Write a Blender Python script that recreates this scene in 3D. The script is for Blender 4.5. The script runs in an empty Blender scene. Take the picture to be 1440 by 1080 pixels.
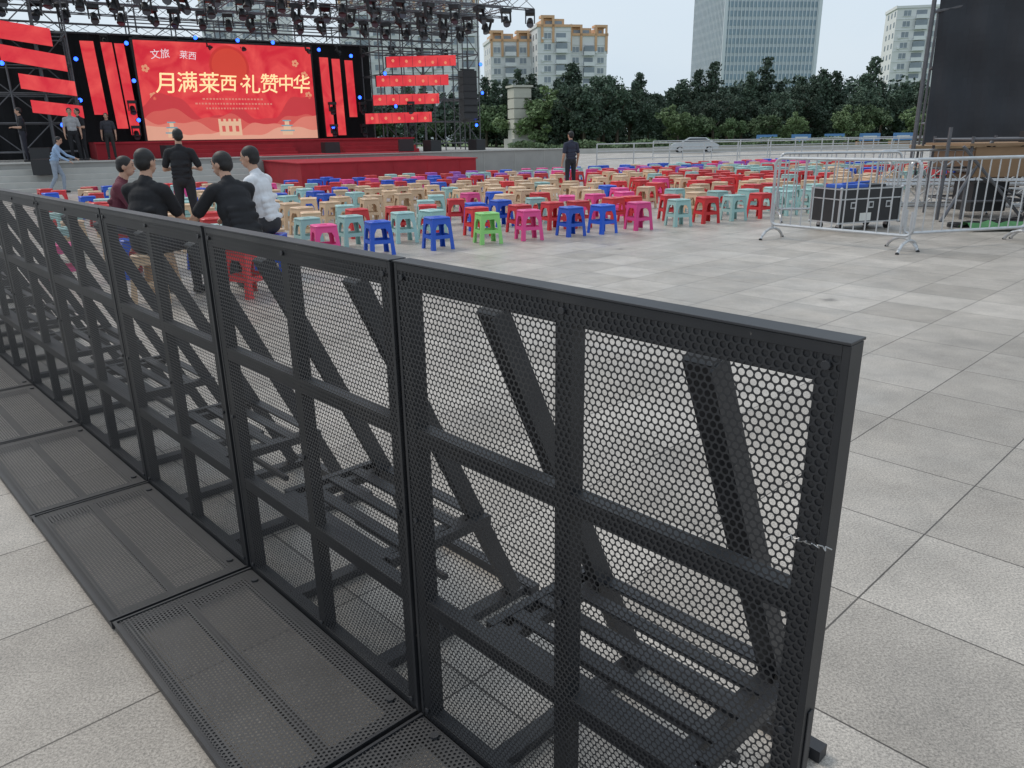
import bpy, math, random
import numpy as np
from mathutils import Vector, Matrix
random.seed(7); rng=np.random.RandomState(5)
scene=bpy.context.scene
COL=bpy.context.collection
R=math.radians
# ------------------------------------------------------------ materials
def lk(nt,a,b): nt.links.new(a,b)
def mat(name,col,rough=.6,metal=0,var=.15,scale=6,emit=None,es=1,rand=0,bump=0,chips=None):
    m=bpy.data.materials.new(name);m.use_nodes=True;nt=m.node_tree;b=nt.nodes['Principled BSDF']
    b.inputs['Roughness'].default_value=rough;b.inputs['Metallic'].default_value=metal
    tc=nt.nodes.new('ShaderNodeTexCoord');n=nt.nodes.new('ShaderNodeTexNoise');n.inputs['Scale'].default_value=scale;n.inputs['Detail'].default_value=4
    lk(nt,tc.outputs['Object'],n.inputs['Vector'])
    mx=nt.nodes.new('ShaderNodeMix');mx.data_type='RGBA'
    lk(nt,n.outputs['Fac'],mx.inputs['Factor'])
    mx.inputs['A'].default_value=(*[min(1,x*(1-var)) for x in col],1);mx.inputs['B'].default_value=(*[min(1,x*(1+var)) for x in col],1)
    out=mx.outputs['Result']
    if rand:
        oi=nt.nodes.new('ShaderNodeObjectInfo');mr=nt.nodes.new('ShaderNodeMapRange');mr.inputs['To Min'].default_value=1-rand;mr.inputs['To Max'].default_value=1+rand
        lk(nt,oi.outputs['Random'],mr.inputs['Value']);hs=nt.nodes.new('ShaderNodeHueSaturation')
        lk(nt,mr.outputs['Result'],hs.inputs['Value']);lk(nt,out,hs.inputs['Color']);out=hs.outputs['Color']
    if chips:
        # worn paint: small chips and dusty smears
        n2=nt.nodes.new('ShaderNodeTexNoise');n2.inputs['Scale'].default_value=38;n2.inputs['Detail'].default_value=6;n2.inputs['Roughness'].default_value=.7
        oi=nt.nodes.new('ShaderNodeObjectInfo');va=nt.nodes.new('ShaderNodeVectorMath');va.operation='ADD';sc_=nt.nodes.new('ShaderNodeVectorMath');sc_.operation='SCALE'
        cb=nt.nodes.new('ShaderNodeCombineXYZ')
        for k in range(3): lk(nt,oi.outputs['Random'],cb.inputs[k])
        lk(nt,cb.outputs[0],sc_.inputs[0]);sc_.inputs['Scale'].default_value=37
        lk(nt,tc.outputs['Object'],va.inputs[0]);lk(nt,sc_.outputs[0],va.inputs[1]);lk(nt,va.outputs[0],n2.inputs['Vector'])
        r2=nt.nodes.new('ShaderNodeMapRange');r2.inputs['From Min'].default_value=.665;r2.inputs['From Max'].default_value=.70;lk(nt,n2.outputs['Fac'],r2.inputs['Value'])
        n3=nt.nodes.new('ShaderNodeTexNoise');n3.inputs['Scale'].default_value=3.5;n3.inputs['Detail'].default_value=5;lk(nt,va.outputs[0],n3.inputs['Vector'])
        r3=nt.nodes.new('ShaderNodeMapRange');r3.inputs['From Min'].default_value=.5;r3.inputs['From Max'].default_value=.75;r3.inputs['To Max'].default_value=.35;lk(nt,n3.outputs['Fac'],r3.inputs['Value'])
        m3=nt.nodes.new('ShaderNodeMix');m3.data_type='RGBA';lk(nt,r3.outputs[0],m3.inputs['Factor']);lk(nt,out,m3.inputs['A']);m3.inputs['B'].default_value=(.085,.08,.075,1)
        m2=nt.nodes.new('ShaderNodeMix');m2.data_type='RGBA';lk(nt,r2.outputs[0],m2.inputs['Factor']);lk(nt,m3.outputs['Result'],m2.inputs['A']);m2.inputs['B'].default_value=(*chips,1);out=m2.outputs['Result']
    lk(nt,out,b.inputs['Base Color'])
    if emit:
        lk(nt,out,b.inputs['Emission Color']);b.inputs['Emission Strength'].default_value=es;m.cycles.emission_sampling='NONE'
    if bump:
        bp=nt.nodes.new('ShaderNodeBump');bp.inputs['Strength'].default_value=bump;bp.inputs['Distance'].default_value=.01
        lk(nt,n.outputs['Fac'],bp.inputs['Height']);lk(nt,bp.outputs['Normal'],b.inputs['Normal'])
    return m
def M_(nt,op,a,b=None,c=None):
    n=nt.nodes.new('ShaderNodeMath');n.operation=op
    for i,x in enumerate((a,b,c)):
        if x is None: continue
        if isinstance(x,(int,float)): n.inputs[i].default_value=x
        else: lk(nt,x,n.inputs[i])
    return n.outputs[0]
def perf_mesh(name,m,W0,W1,H0,H1,w,r,plane,off):
    # real round holes: hexagonal cells, each a ring of quads round a hole
    dy=w*math.sqrt(3)/2;cx=[];cy=[];j=0;y=H0+w*.6
    while y<H1-w*.5:
        x=W0+w*.5+(w/2 if j%2 else 0)
        xs=np.arange(x,W1-w*.5,w);cx.append(xs);cy.append(np.full(len(xs),y));y+=dy;j+=1
    cx=np.concatenate(cx);cy=np.concatenate(cy);n=len(cx)
    ang=np.radians(30*np.arange(12));ro=np.where(np.arange(12)%2==0,w/2,w/math.sqrt(3))
    ox=np.concatenate([ro*np.cos(ang),r*np.cos(ang)]);oy=np.concatenate([ro*np.sin(ang),r*np.sin(ang)])
    X=(cx[:,None]+ox).ravel();Y=(cy[:,None]+oy).ravel();Z=np.full(len(X),off)
    co_=np.stack([X,Z,Y],1) if plane=='V' else np.stack([X,Y,Z],1)
    q=np.array([[k,(k+1)%12,12+(k+1)%12,12+k] for k in range(12)]);fc=(q[None]+24*np.arange(n)[:,None,None]).reshape(-1,4)
    me=bpy.data.meshes.new(name);me.vertices.add(len(co_));me.vertices.foreach_set('co',co_.ravel().astype(np.float32))
    me.loops.add(len(fc)*4);me.loops.foreach_set('vertex_index',fc.ravel().astype(np.int32))
    me.polygons.add(len(fc));me.polygons.foreach_set('loop_start',(np.arange(len(fc))*4).astype(np.int32));me.polygons.foreach_set('loop_total',np.full(len(fc),4,dtype=np.int32))
    me.materials.append(m);me.update(calc_edges=True);return me
# ------------------------------------------------------------ mesh builder
class MB:
    def __init__(s): s.v=[];s.f=[];s.m=[];s.uv={}
    def quad(s,pts,mi=0,uv=None):
        i=len(s.v);s.v+= [tuple(p) for p in pts];s.f.append(tuple(range(i,i+len(pts))));s.m.append(mi)
        if uv: s.uv[len(s.f)-1]=uv
    def box(s,a,b,mi=0,T=None):
        x0,y0,z0=a;x1,y1,z1=b;i=len(s.v)
        P=[(x0,y0,z0),(x1,y0,z0),(x1,y1,z0),(x0,y1,z0),(x0,y0,z1),(x1,y0,z1),(x1,y1,z1),(x0,y1,z1)]
        if T is not None: P=[tuple(T@Vector(p)) for p in P]
        s.v+=P
        for q in [(0,3,2,1),(4,5,6,7),(0,1,5,4),(1,2,6,5),(2,3,7,6),(3,0,4,7)]: s.f.append(tuple(i+k for k in q));s.m.append(mi)
    def tube(s,a,b,r,mi=0,n=6,r2=None,cap=True):
        a=Vector(a);b=Vector(b);d=(b-a)
        if d.length<1e-6:return
        d.normalize();u=d.orthogonal().normalized();w=d.cross(u);r2=r if r2 is None else r2;i=len(s.v)
        for k in range(n):
            t=2*math.pi*k/n;o=u*math.cos(t)+w*math.sin(t);s.v.append(tuple(a+o*r));s.v.append(tuple(b+o*r2))
        for k in range(n):
            j=(k+1)%n;s.f.append((i+2*k,i+2*j,i+2*j+1,i+2*k+1));s.m.append(mi)
        if cap:
            s.f.append(tuple(i+2*k for k in range(n))[::-1]);s.m.append(mi);s.f.append(tuple(i+2*k+1 for k in range(n)));s.m.append(mi)
    def bar(s,a,b,w,t,mi=0,side=(1,0,0)):
        a=Vector(a);b=Vector(b);d=(b-a).normalized();sd=Vector(side).normalized();n=d.cross(sd).normalized();i=len(s.v)
        for p in (a,b):
            for x,y in((-1,-1),(1,-1),(1,1),(-1,1)): s.v.append(tuple(p+sd*(x*w/2)+n*(y*t/2)))
        for q in [(0,1,2,3),(7,6,5,4),(0,4,5,1),(1,5,6,2),(2,6,7,3),(3,7,4,0)]: s.f.append(tuple(i+k for k in q));s.m.append(mi)
    def sphere(s,c,r,mi=0,n=8,sc=(1,1,1)):
        i=len(s.v);c=Vector(c);k=n//2
        s.v.append((c.x,c.y,c.z+r*sc[2]))
        for a in range(1,k):
            for b in range(n):
                t=math.pi*a/k;ph=2*math.pi*b/n;s.v.append((c.x+r*sc[0]*math.sin(t)*math.cos(ph),c.y+r*sc[1]*math.sin(t)*math.sin(ph),c.z+r*sc[2]*math.cos(t)))
        s.v.append((c.x,c.y,c.z-r*sc[2]));e=len(s.v)-1
        for b in range(n):
            s.f.append((i,i+1+b,i+1+(b+1)%n));s.m.append(mi);s.f.append((e,i+1+(k-2)*n+(b+1)%n,i+1+(k-2)*n+b));s.m.append(mi)
        for a in range(k-2):
            for b in range(n):
                p=i+1+a*n;s.f.append((p+b,p+n+b,p+n+(b+1)%n,p+(b+1)%n));s.m.append(mi)
    def mesh(s,name,mats,smooth=False):
        me=bpy.data.meshes.new(name);me.from_pydata(s.v,[],s.f)
        for m in mats: me.materials.append(m)
        me.polygons.foreach_set('material_index',s.m)
        if smooth: me.shade_smooth()
        me.update();return me
    def obj(s,name,mats,Mx=None,parent=None,smooth=False,bevel=0):
        return add(name,s.mesh(name,mats,smooth),Mx,parent,bevel)
def add(name,me,Mx=None,parent=None,bevel=0):
    o=bpy.data.objects.new(name,me);COL.objects.link(o)
    if parent: o.parent=parent
    if Mx is not None: o.matrix_local=Mx
    if bevel:
        b=o.modifiers.new('bevel','BEVEL');b.width=bevel;b.segments=2;b.limit_method='ANGLE'
    return o
def TR(x,y,z,rz=0): return Matrix.Translation((x,y,z))@Matrix.Rotation(rz,4,'Z')
def empty(name,Mx):
    return add(name,None,Mx)
# ------------------------------------------------------------ camera
p=R(18.2);c=math.cos(p);sn=math.sin(p);rho=.0149
F=Vector((0,c,-sn));R0=Vector((1,0,0));U0=Vector((0,sn,c))
right=(R0-rho*U0).normalized();up=(U0+rho*R0).normalized()
cam=bpy.data.cameras.new('camera');co=bpy.data.objects.new('camera',cam);COL.objects.link(co);scene.camera=co
Mc=Matrix((( right.x,up.x,-F.x,0),(right.y,up.y,-F.y,0),(right.z,up.z,-F.z,1.5),(0,0,0,1)))
co.matrix_world=Mc;cam.sensor_width=36;cam.lens=26.75;cam.clip_start=.05;cam.clip_end=3000
# ------------------------------------------------------------ world / sun
w=bpy.data.worlds.new('World');scene.world=w;w.use_nodes=True;nt=w.node_tree;bg=nt.nodes['Background']
sky=nt.nodes.new('ShaderNodeTexSky');sky.sky_type='NISHITA';sky.sun_disc=False;sky.sun_elevation=R(50);sky.sun_rotation=R(-60);sky.dust_density=4;sky.air_density=1.2
mx=nt.nodes.new('ShaderNodeMix');mx.data_type='RGBA';mx.inputs['Factor'].default_value=.82
tc=nt.nodes.new('ShaderNodeTexCoord');ns=nt.nodes.new('ShaderNodeTexNoise');ns.inputs['Scale'].default_value=2.2;ns.inputs['Detail'].default_value=5
mp=nt.nodes.new('ShaderNodeMapping');mp.inputs['Scale'].default_value=(1,1,3.5);lk(nt,tc.outputs['Generated'],mp.inputs[0]);lk(nt,mp.outputs[0],ns.inputs['Vector'])
cr=nt.nodes.new('ShaderNodeMix');cr.data_type='RGBA';cr.inputs['A'].default_value=(7.2,8.9,10.6,1);cr.inputs['B'].default_value=(9.6,10.5,11.3,1)
lk(nt,ns.outputs['Fac'],cr.inputs['Factor']);lk(nt,sky.outputs[0],mx.inputs['A']);lk(nt,cr.outputs['Result'],mx.inputs['B']);lk(nt,mx.outputs['Result'],bg.inputs['Color'])
bg.inputs['Strength'].default_value=.092
sl=bpy.data.lights.new('sun','SUN');sl.energy=1.4;sl.angle=R(24);sl.color=(1,.93,.84);so=bpy.data.objects.new('sun',sl);COL.objects.link(so)
dirv=Vector((-math.sin(R(60))*math.cos(R(50)),math.cos(R(60))*math.cos(R(50)),math.sin(R(50))))
so.rotation_euler=dirv.to_track_quat('Z','Y').to_euler()
scene.view_settings.view_transform='Standard'
# ------------------------------------------------------------ ground
def ground_mat():
    m=bpy.data.materials.new('granite_paving');m.use_nodes=True;nt=m.node_tree;b=nt.nodes['Principled BSDF']
    tc=nt.nodes.new('ShaderNodeTexCoord');mp=nt.nodes.new('ShaderNodeMapping');mp.vector_type='TEXTURE'
    mp.inputs['Location'].default_value=(1.592,2.616,0);mp.inputs['Rotation'].default_value=(0,0,R(43.4))
    lk(nt,tc.outputs['Object'],mp.inputs[0])
    br=nt.nodes.new('ShaderNodeTexBrick');br.offset=0;br.squash=1
    for k,v in (('Scale',1),('Mortar Size',.0034),('Mortar Smooth',.2),('Brick Width',.6),('Row Height',.6),('Bias',0)): br.inputs[k].default_value=v
    br.inputs['Color1'].default_value=(.355,.318,.277,1);br.inputs['Color2'].default_value=(.475,.432,.384,1);br.inputs['Mortar'].default_value=(.085,.072,.06,1)
    lk(nt,mp.outputs[0],br.inputs['Vector'])
    def noise(sc,det,vec=tc.outputs['Object'],ro=.6):
        n=nt.nodes.new('ShaderNodeTexNoise');n.inputs['Scale'].default_value=sc;n.inputs['Detail'].default_value=det;n.inputs['Roughness'].default_value=ro;lk(nt,vec,n.inputs['Vector']);return n.outputs['Fac']
    def rng_(x,a,b_,c_,d):
        r=nt.nodes.new('ShaderNodeMapRange');lk(nt,x,r.inputs['Value'])
        for k,v in zip(('From Min','From Max','To Min','To Max'),(a,b_,c_,d)): r.inputs[k].default_value=v
        return r.outputs[0]
    f1=rng_(noise(130,3,ro=.9),.36,.64,.52,1.42)
    f2=rng_(noise(.35,5),.3,.7,.86,1.12)
    f3=rng_(noise(2.2,7,ro=.72),.32,.68,.76,1.14)
    vo=nt.nodes.new('ShaderNodeTexVoronoi');vo.inputs['Scale'].default_value=.9;lk(nt,tc.outputs['Object'],vo.inputs['Vector'])
    dd=M_(nt,'ADD',vo.outputs['Distance'],M_(nt,'MULTIPLY',M_(nt,'SUBTRACT',noise(14,3),.5),.14))
    f4=rng_(dd,.02,.085,.5,1)
    al=M_(nt,'MULTIPLY',M_(nt,'MULTIPLY',f1,f2),M_(nt,'MULTIPLY',f3,f4))
    vm=nt.nodes.new('ShaderNodeVectorMath');vm.operation='SCALE';lk(nt,br.outputs['Color'],vm.inputs[0]);lk(nt,al,vm.inputs['Scale'])
    lk(nt,vm.outputs[0],b.inputs['Base Color'])
    lk(nt,rng_(noise(2,4),.3,.7,.34,.58),b.inputs['Roughness'])
    bp=nt.nodes.new('ShaderNodeBump');bp.inputs['Strength'].default_value=.3;bp.inputs['Distance'].default_value=.004
    h=M_(nt,'SUBTRACT',M_(nt,'MULTIPLY',noise(220,2),.3),M_(nt,'MULTIPLY',br.outputs['Fac'],1.0));lk(nt,h,bp.inputs['Height']);lk(nt,bp.outputs[0],b.inputs['Normal'])
    return m
g=MB();g.quad([(-1500,-300,0),(1500,-300,0),(1500,2500,0),(-1500,2500,0)]);g.obj('ground',[ground_mat()])
# ------------------------------------------------------------ black perforated barriers
CH=(.11,.10,.09)
paint=mat('black_paint',(.013,.014,.017),.5,0,.35,14,chips=CH)
paint2=mat('worn_black_paint',(.022,.023,.027),.5,0,.35,10,chips=CH)
sheetm=mat('black_sheet_steel',(.017,.018,.021),.5,0,.3,9,chips=(.06,.06,.06))
floorm=mat('dusty_sheet_steel',(.050,.049,.050),.6,0,.4,7,chips=(.14,.13,.12))
def barrier_meshes():
    Wd=1.004;Ht=1.238
    Fm=MB();a=-.040;b=-.002
    Fm.box((.002,a,0),(.046,b,Ht));Fm.box((Wd-.046,a,0),(Wd-.002,b,Ht))
    Fm.box((.046,a,Ht-.055),(Wd-.046,b,Ht));Fm.box((.046,a,0.0),(Wd-.046,b,.05))
    Fm.box((.482,a,.05),(.521,b-.001,Ht-.055))
    for z in (.38,.84):
        Fm.box((.046,a+.001,z-.021),(.482,b-.001,z+.021));Fm.box((.521,a+.001,z-.021),(Wd-.046,b-.001,z+.021))
    Fm.box((.001,a-.003,Ht+.001),(Wd-.001,b+.005,Ht+.005),1)
    for x in (.03,.5,.975):
        for z in (.06,.62,Ht-.03): Fm.tube((x,b+.002,z),(x,b+.007,z),.007,1,8)
    Fm.box((.002,-.0012,.0),(.012,.0006,Ht));Fm.box((Wd-.012,-.0012,0),(Wd-.002,.0006,Ht));Fm.box((.012,-.0012,Ht-.016),(Wd-.012,.0006,Ht))
    Fm.box((-.001,a+.012,.55),(.0015,a+.026,.66),1)
    B=MB()
    for x in (.25,.75):
        B.bar((x,a-.012,1.16),(x,-.57,.04),.062,.022)
        B.bar((x-.03,a-.012,1.16),(x-.03,-.57,.04),.005,.05)
        B.box((x-.025,-.62,.004),(x+.025,a-.001,.032))
        B.bar((x,a-.01,.36),(x,-.40,.36),.03,.03)
        B.bar((x,-.06,.35),(x,-.30,.04),.03,.012)
    B.box((.2,-.66,.002),(.8,-.621,.036))
    z=.385
    B.box((.19,-.44,z-.03),(.215,-.07,z));B.box((.785,-.44,z-.03),(.81,-.07,z))
    for y in (-.44,-.35,-.26,-.17,-.095): B.box((.215,y,z-.012),(.785,y+.04,z-.002))
    B.tube((.25,-.30,.2),(.75,-.30,.2),.012,0,8)
    Pf=MB();
    for q in [((.006,.004,.004),(Wd-.006,.05,.033)),((.006,.425,.004),(Wd-.006,.462,.0335)),((.006,.05,.004),(.055,.425,.033)),((Wd-.055,.05,.004),(Wd-.006,.425,.033)),((.055,.235,.004),(Wd-.055,.26,.030))]: Pf.box(*q)
    Pf.box((.004,.456,.0345),(Wd-.004,.466,.039),0);Pf.box((.004,.004,.0345),(.012,.456,.039));Pf.box((Wd-.012,.004,.0345),(Wd-.004,.456,.039))
    for x in (.09,.91): Pf.tube((x,.03,.036),(x,.03,.042),.012,0,8)
    return [('mesh_sheet',perf_mesh('mesh_sheet',sheetm,.006,Wd-.006,.01,Ht-.008,.0132,.0053,'V',0)),('frame',Fm.mesh('frame',[paint,paint2])),('braces_and_step',B.mesh('braces',[paint2])),('base_sheet',perf_mesh('base_sheet',floorm,.01,Wd-.01,.01,.458,.0132,.0040,'H',.036)),('base_frame',Pf.mesh('base_frame',[paint2]))]
bm_=barrier_meshes()
for n in range(9):
    x=.432-.694*n;y=.928+.7345*n
    e=empty('crowd_barrier',TR(x,y,random.uniform(-.001,.001),math.atan2(.7345,-.694)+R(random.uniform(-.3,.3))))
    for nm,me in bm_: add(nm,me,Matrix.Identity(4),e,.0025 if nm=='frame' else 0)
wt=MB();pts=[]
for i in range(18):
    t=i/17;pts.append((.43-.042*t+.003*math.cos(i*2.4),.925+.045*t-.012+.003*math.sin(i*2.4),.955+.003*math.sin(i*2.1)-.004*t))
for a,b in zip(pts,pts[1:]): wt.tube(a,b,.0010,0,5)
wt.obj('wire_tie',[mat('wire',(.4,.4,.4),.35,.9)])
# ------------------------------------------------------------ stage frame
O=Vector((-1.15,27.8,0));AE=math.atan2(.515,.857)
ST=TR(O.x,O.y,0,AE)
def st(s,r,z=0): return ST@Vector((s,r,z))
# ------------------------------------------------------------ stools
def stool_mesh():
    b=MB();Ht=.43;pt=.135;pb=.172
    Pz=lambda z:pt+(Ht-z)/Ht*(pb-pt)
    def side(k):
        Rm=Matrix.Rotation(k*math.pi/2,3,'Z')
        def V(u,z): return tuple(Rm@Vector((u,-Pz(z),z)))
        def q(pts): b.quad([V(*x) for x in pts])
        q([(-Pz(.345),.345),(Pz(.345),.345),(Pz(.42),.42),(-Pz(.42),.42)])
        for sg in (-1,1):
            L=[(0,.058),(.15,.052),(.20,.052),(.29,.056),(.345,.085)]
            for (z0,w0),(z1,w1) in zip(L,L[1:]):
                pts=[(sg*Pz(z0),z0),(sg*(Pz(z0)-w0),z0),(sg*(Pz(z1)-w1),z1),(sg*Pz(z1),z1)]
                q(pts if sg<0 else pts[::-1])
        q([(-(Pz(.15)-.052),.15),(Pz(.15)-.052,.15),(Pz(.20)-.052,.20),(-(Pz(.20)-.052),.20)])
    for k in range(4): side(k)
    def ring(h,z,ch): return [(h-ch,-h,z),(h,-h+ch,z),(h,h-ch,z),(h-ch,h,z),(-h+ch,h,z),(-h,h-ch,z),(-h,-h+ch,z),(-h+ch,-h,z)]
    A=ring(.146,.414,.03);Bq=ring(.148,.426,.03);Cq=ring(.136,.435,.028);D=ring(.045,.432,.01)
    for X,Y in((A,Bq),(Bq,Cq),(Cq,D)):
        for i in range(8):
            j=(i+1)%8;b.quad([X[i],X[j],Y[j],Y[i]])
    Dd=ring(.045,.426,.01)
    for i in range(8):
        j=(i+1)%8;b.quad([D[i],D[j],Dd[j],Dd[i]])
    b.quad(Dd)
    me=b.mesh('tmp',[])
    o=bpy.data.objects.new('tmp',me);COL.objects.link(o)
    wd=o.modifiers.new('w','WELD');wd.merge_threshold=.0015
    sd=o.modifiers.new('s','SOLIDIFY');sd.thickness=.007;sd.offset=-1
    dg=bpy.context.evaluated_depsgraph_get();m2=bpy.data.meshes.new_from_object(o.evaluated_get(dg));bpy.data.objects.remove(o);return m2
sm=stool_mesh()
SC={'blue':(.015,.10,.58),'pink':(.78,.07,.28),'red':(.62,.035,.04),'teal':(.34,.55,.53),'beige':(.68,.48,.31),'green':(.24,.56,.16),'purple':(.35,.10,.48)}
SMesh={}
for k,v in SC.items():
    m=sm.copy();m.materials.clear();mm=mat(k+'_plastic',v,.38,0,.06,3,rand=.16)
    m.materials.append(mm);SMesh[k]=m
def stool(x,y,col,a): add('plastic_stool',SMesh[col],TR(x,y,0,a)@Matrix.Rotation(R(random.uniform(-1,1)),4,'X'))
nr=14
front=[(-13.2,'pink'),(-12.5,'blue'),(-11.75,'blue'),(-11.0,'beige'),(-10.3,'pink'),(-9.55,'blue'),(-8.72,'blue'),(-7.9,'green'),(-7.2,'pink'),(-6.45,'blue'),(-5.85,'blue'),(-5.1,'pink'),(-4.3,'teal'),(-3.6,'red'),(-2.95,'teal'),(-2.3,'red'),(-1.6,'teal'),(-.9,'teal'),(-.2,'beige'),(.5,'teal')]
for s_,col in front:
    P=st(s_+random.gauss(0,.02),-14.75+random.gauss(0,.03));stool(P.x,P.y,col,AE+R(random.gauss(0,8)))
prev='beige'
for j in range(1,nr):
    r=-14.75+.9*j
    i=0;s=-13.2+random.uniform(0,.3)
    while s<12.6:
        if s>.8 and r<-13.7+ (s-1)*.24: s+=.64;i+=1;continue
        wts={'beige':3.2,'red':2.0,'teal':2.3,'blue':.3,'pink':.3,'green':.04,'purple':0}
        if s<-10: wts['blue']=2.;wts['red']=2.5
        if j>=10: wts.update({'blue':2.0,'pink':1.8,'purple':.8,'teal':1.8,'beige':1.2,'red':2.0})
        if s>1: wts['red']=2.6;wts['beige']=2.6
        if -9<s<-1 and 1<=j<8: wts['beige']=4.5
        col=prev if random.random()<.45 else random.choices(list(wts),list(wts.values()))[0]
        prev=col
        if random.random()>.07:
            P=st(s+random.gauss(0,.07),r+random.gauss(0,.08)+.07*math.sin(s))
            if (P.y<9.8 and -5.2<P.x<-1.9): pass
            elif abs(P.x-1.62)<.45 and 18.4<P.y<20.9: pass
            else: stool(P.x,P.y,col,AE+R(random.gauss(0,11)))
        s+=.66;i+=1
# ------------------------------------------------------------ stage, screen
redc=mat('red_carpet',(.42,.022,.035),.9,0,.25,3)
redc2=mat('red_riser',(.36,.02,.03),.85,0,.25,3)
stone=mat('grey_stone',(.33,.32,.30),.8,0,.2,2,bump=.2)
stone2=mat('pale_stone',(.45,.44,.41),.8,0,.15,3)
black=mat('black_cloth',(.012,.012,.014),.9,0,.4,3)
gear=mat('black_plastic',(.02,.02,.022),.5,0,.3,8)
steel=mat('galvanised_steel',(.52,.53,.54),.38,.6,.2,10)
dsteel=mat('dark_scaffold_steel',(.13,.13,.14),.5,.5,.3,10)
pl=MB();pl.box((-60,4.6,0),(7.5,45,.82),0)
for i in range(4): pl.box((-60,4.6-.3*(4-i),0),(-6.6,4.6-.3*(3-i)-.002,.82-.18*(4-i)+.02),1)
pl.box((-60,4.55,.82),(7.55,4.95,.86),1)
for i in range(9): pl.box((-6.1+1.5*i,4.585,.02),(-6.08+1.5*i,4.598,.8),1)
pl.obj('stone_terrace',[stone,stone2],ST)
sg=MB();sg.box((-11.3,7,.824),(.8,13,1.42),0);sg.box((-11.35,6.96,1.36),(.85,7.0,1.425),1)
for i in range(3):
    sg.box((-8.5,6.6-.3*(2-i),.824),(-4.5,6.9-.3*(2-i)+.055,.98+.14*i),0)
    sg.box((-2.6,6.6-.3*(2-i),.824),(.6,6.9-.3*(2-i)+.055,.98+.14*i),0)
sg.obj('stage_platform',[redc2,redc],ST)
th=MB();th.box((-6.2,0,0),(0,4.58,.70),0);th.box((-6.25,-.04,.70),(.05,4.54,.73),1);th.box((-6.2,4.6,.863),(0,6.0,.885),1)
for k in range(5): th.box((-6.2+1.24*k+.6,-.012,.02),(-6.2+1.24*k+.615,-.002,.68),1)
th.obj('red_thrust_stage',[redc2,redc],ST)
def em(name,col,s=.75): return mat(name,tuple(x*.45 for x in col),.6,0,.05,1.2,emit=True,es=s*2)
ledm=bpy.data.materials.new('led_red_art');ledm.use_nodes=True;ledm.cycles.emission_sampling='NONE';nt=ledm.node_tree;b=nt.nodes['Principled BSDF']
tc=nt.nodes.new('ShaderNodeTexCoord');n=nt.nodes.new('ShaderNodeTexNoise');n.inputs['Scale'].default_value=.9;n.inputs['Detail'].default_value=7;n.inputs['Distortion'].default_value=1.6
cr=nt.nodes.new('ShaderNodeValToRGB');cr.color_ramp.elements[0].position=.35;cr.color_ramp.elements[0].color=(.58,.012,.03,1);cr.color_ramp.elements[1].position=.78;cr.color_ramp.elements[1].color=(.80,.09,.08,1)
lk(nt,tc.outputs['Object'],n.inputs['Vector']);lk(nt,n.outputs['Fac'],cr.inputs['Fac']);lk(nt,cr.outputs[0],b.inputs['Emission Color']);b.inputs['Emission Strength'].default_value=.98;b.inputs['Base Color'].default_value=(.12,.01,.012,1)
scr=empty('led_screen',ST)
L=MB();x0,x1,z0,z1=-9.25,-2.4,1.45,5.1;y=10
L.box((x0-.08,y+.01,z0-.1),(x1+.08,y+.35,z1+.08),1);L.quad([(x0,y,z0),(x1,y,z0),(x1,y,z1),(x0,y,z1)],0)
L.obj('panel',[ledm,gear],None,scr)
def disc(cx,cz,r,yy,n=40,a0=0,a1=2*math.pi): return [(cx+r*math.cos(a0+(a1-a0)*k/n),yy,cz+r*math.sin(a0+(a1-a0)*k/n)) for k in range(n)]
A=MB();A.quad(disc(-5.8,4.25,.78,y-.006)[::-1],0);A.quad(disc(-5.8,4.25,.68,y-.010)[::-1],1)
def ridge(seed,base,amp,yy,mi,k=60):
    rr=random.Random(seed);ph=[rr.uniform(0,6.3) for _ in range(4)]
    top=[]
    for i in range(k+1):
        t=i/k;xx=x0+(x1-x0)*t
        edge=abs(t-.5)*2
        zz=base+amp*(.35+.65*edge)*(.5+.5*math.sin(t*7+ph[0]))+amp*.35*math.sin(t*17+ph[1])+amp*.12*math.sin(t*41+ph[2])
        top.append((xx,yy,max(z0+.05,zz)))
    for a,b2 in zip(top,top[1:]): A.quad([(a[0],yy,z0),(b2[0],yy,z0),b2,a],mi)
ridge(1,2.35,.75,y-.014,2);ridge(2,2.1,.55,y-.018,3);ridge(3,1.85,.45,y-.022,4);ridge(4,1.65,.28,y-.026,5)
def rect(a,b2,c2,d,yy,mi): A.quad([(a,yy,b2),(c2,yy,b2),(c2,yy,d),(a,yy,d)],mi)
rect(-6.5,1.6,-5.6,2.15,y-.030,6)
for k in range(5): rect(-6.5+.2*k,2.15,-6.4+.2*k,2.25,y-.030,6)
for k in range(3): rect(-6.38+.27*k,1.75,-6.25+.27*k,1.98,y-.033,3)
for (cx,w2,cz) in((-3.7,.5,1.75),(-8.3,.42,1.7)):
    for k in range(3): rect(cx-w2*(1-.25*k)/2-.05,cz+.2*k,cx+w2*(1-.25*k)/2+.05,cz+.2*k+.05,y-.030,7);rect(cx-w2*(1-.25*k)/2+.03,cz+.2*k-.15,cx+w2*(1-.25*k)/2-.03,cz+.2*k,y-.030,6)
for (fx_,fz_) in((-8.95,4.1),(-2.75,4.0),(-3.1,4.45),(-8.8,3.1),(-2.65,3.2)):
    for k in range(5): A.quad(disc(fx_+.09*math.cos(k*1.256),fz_+.09*math.sin(k*1.256),.06,y-.012-.0005*k,10)[::-1],8)
for row,(a,b2,zz) in enumerate([(-7.0,-4.6,2.98),(-7.3,-4.3,2.80),(-6.9,-4.8,2.62)]):
    xx=a
    while xx<b2:
        ww=random.uniform(.05,.10);rect(xx,zz,xx+ww,zz+.065,y-.034,9);xx+=ww+.05
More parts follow.
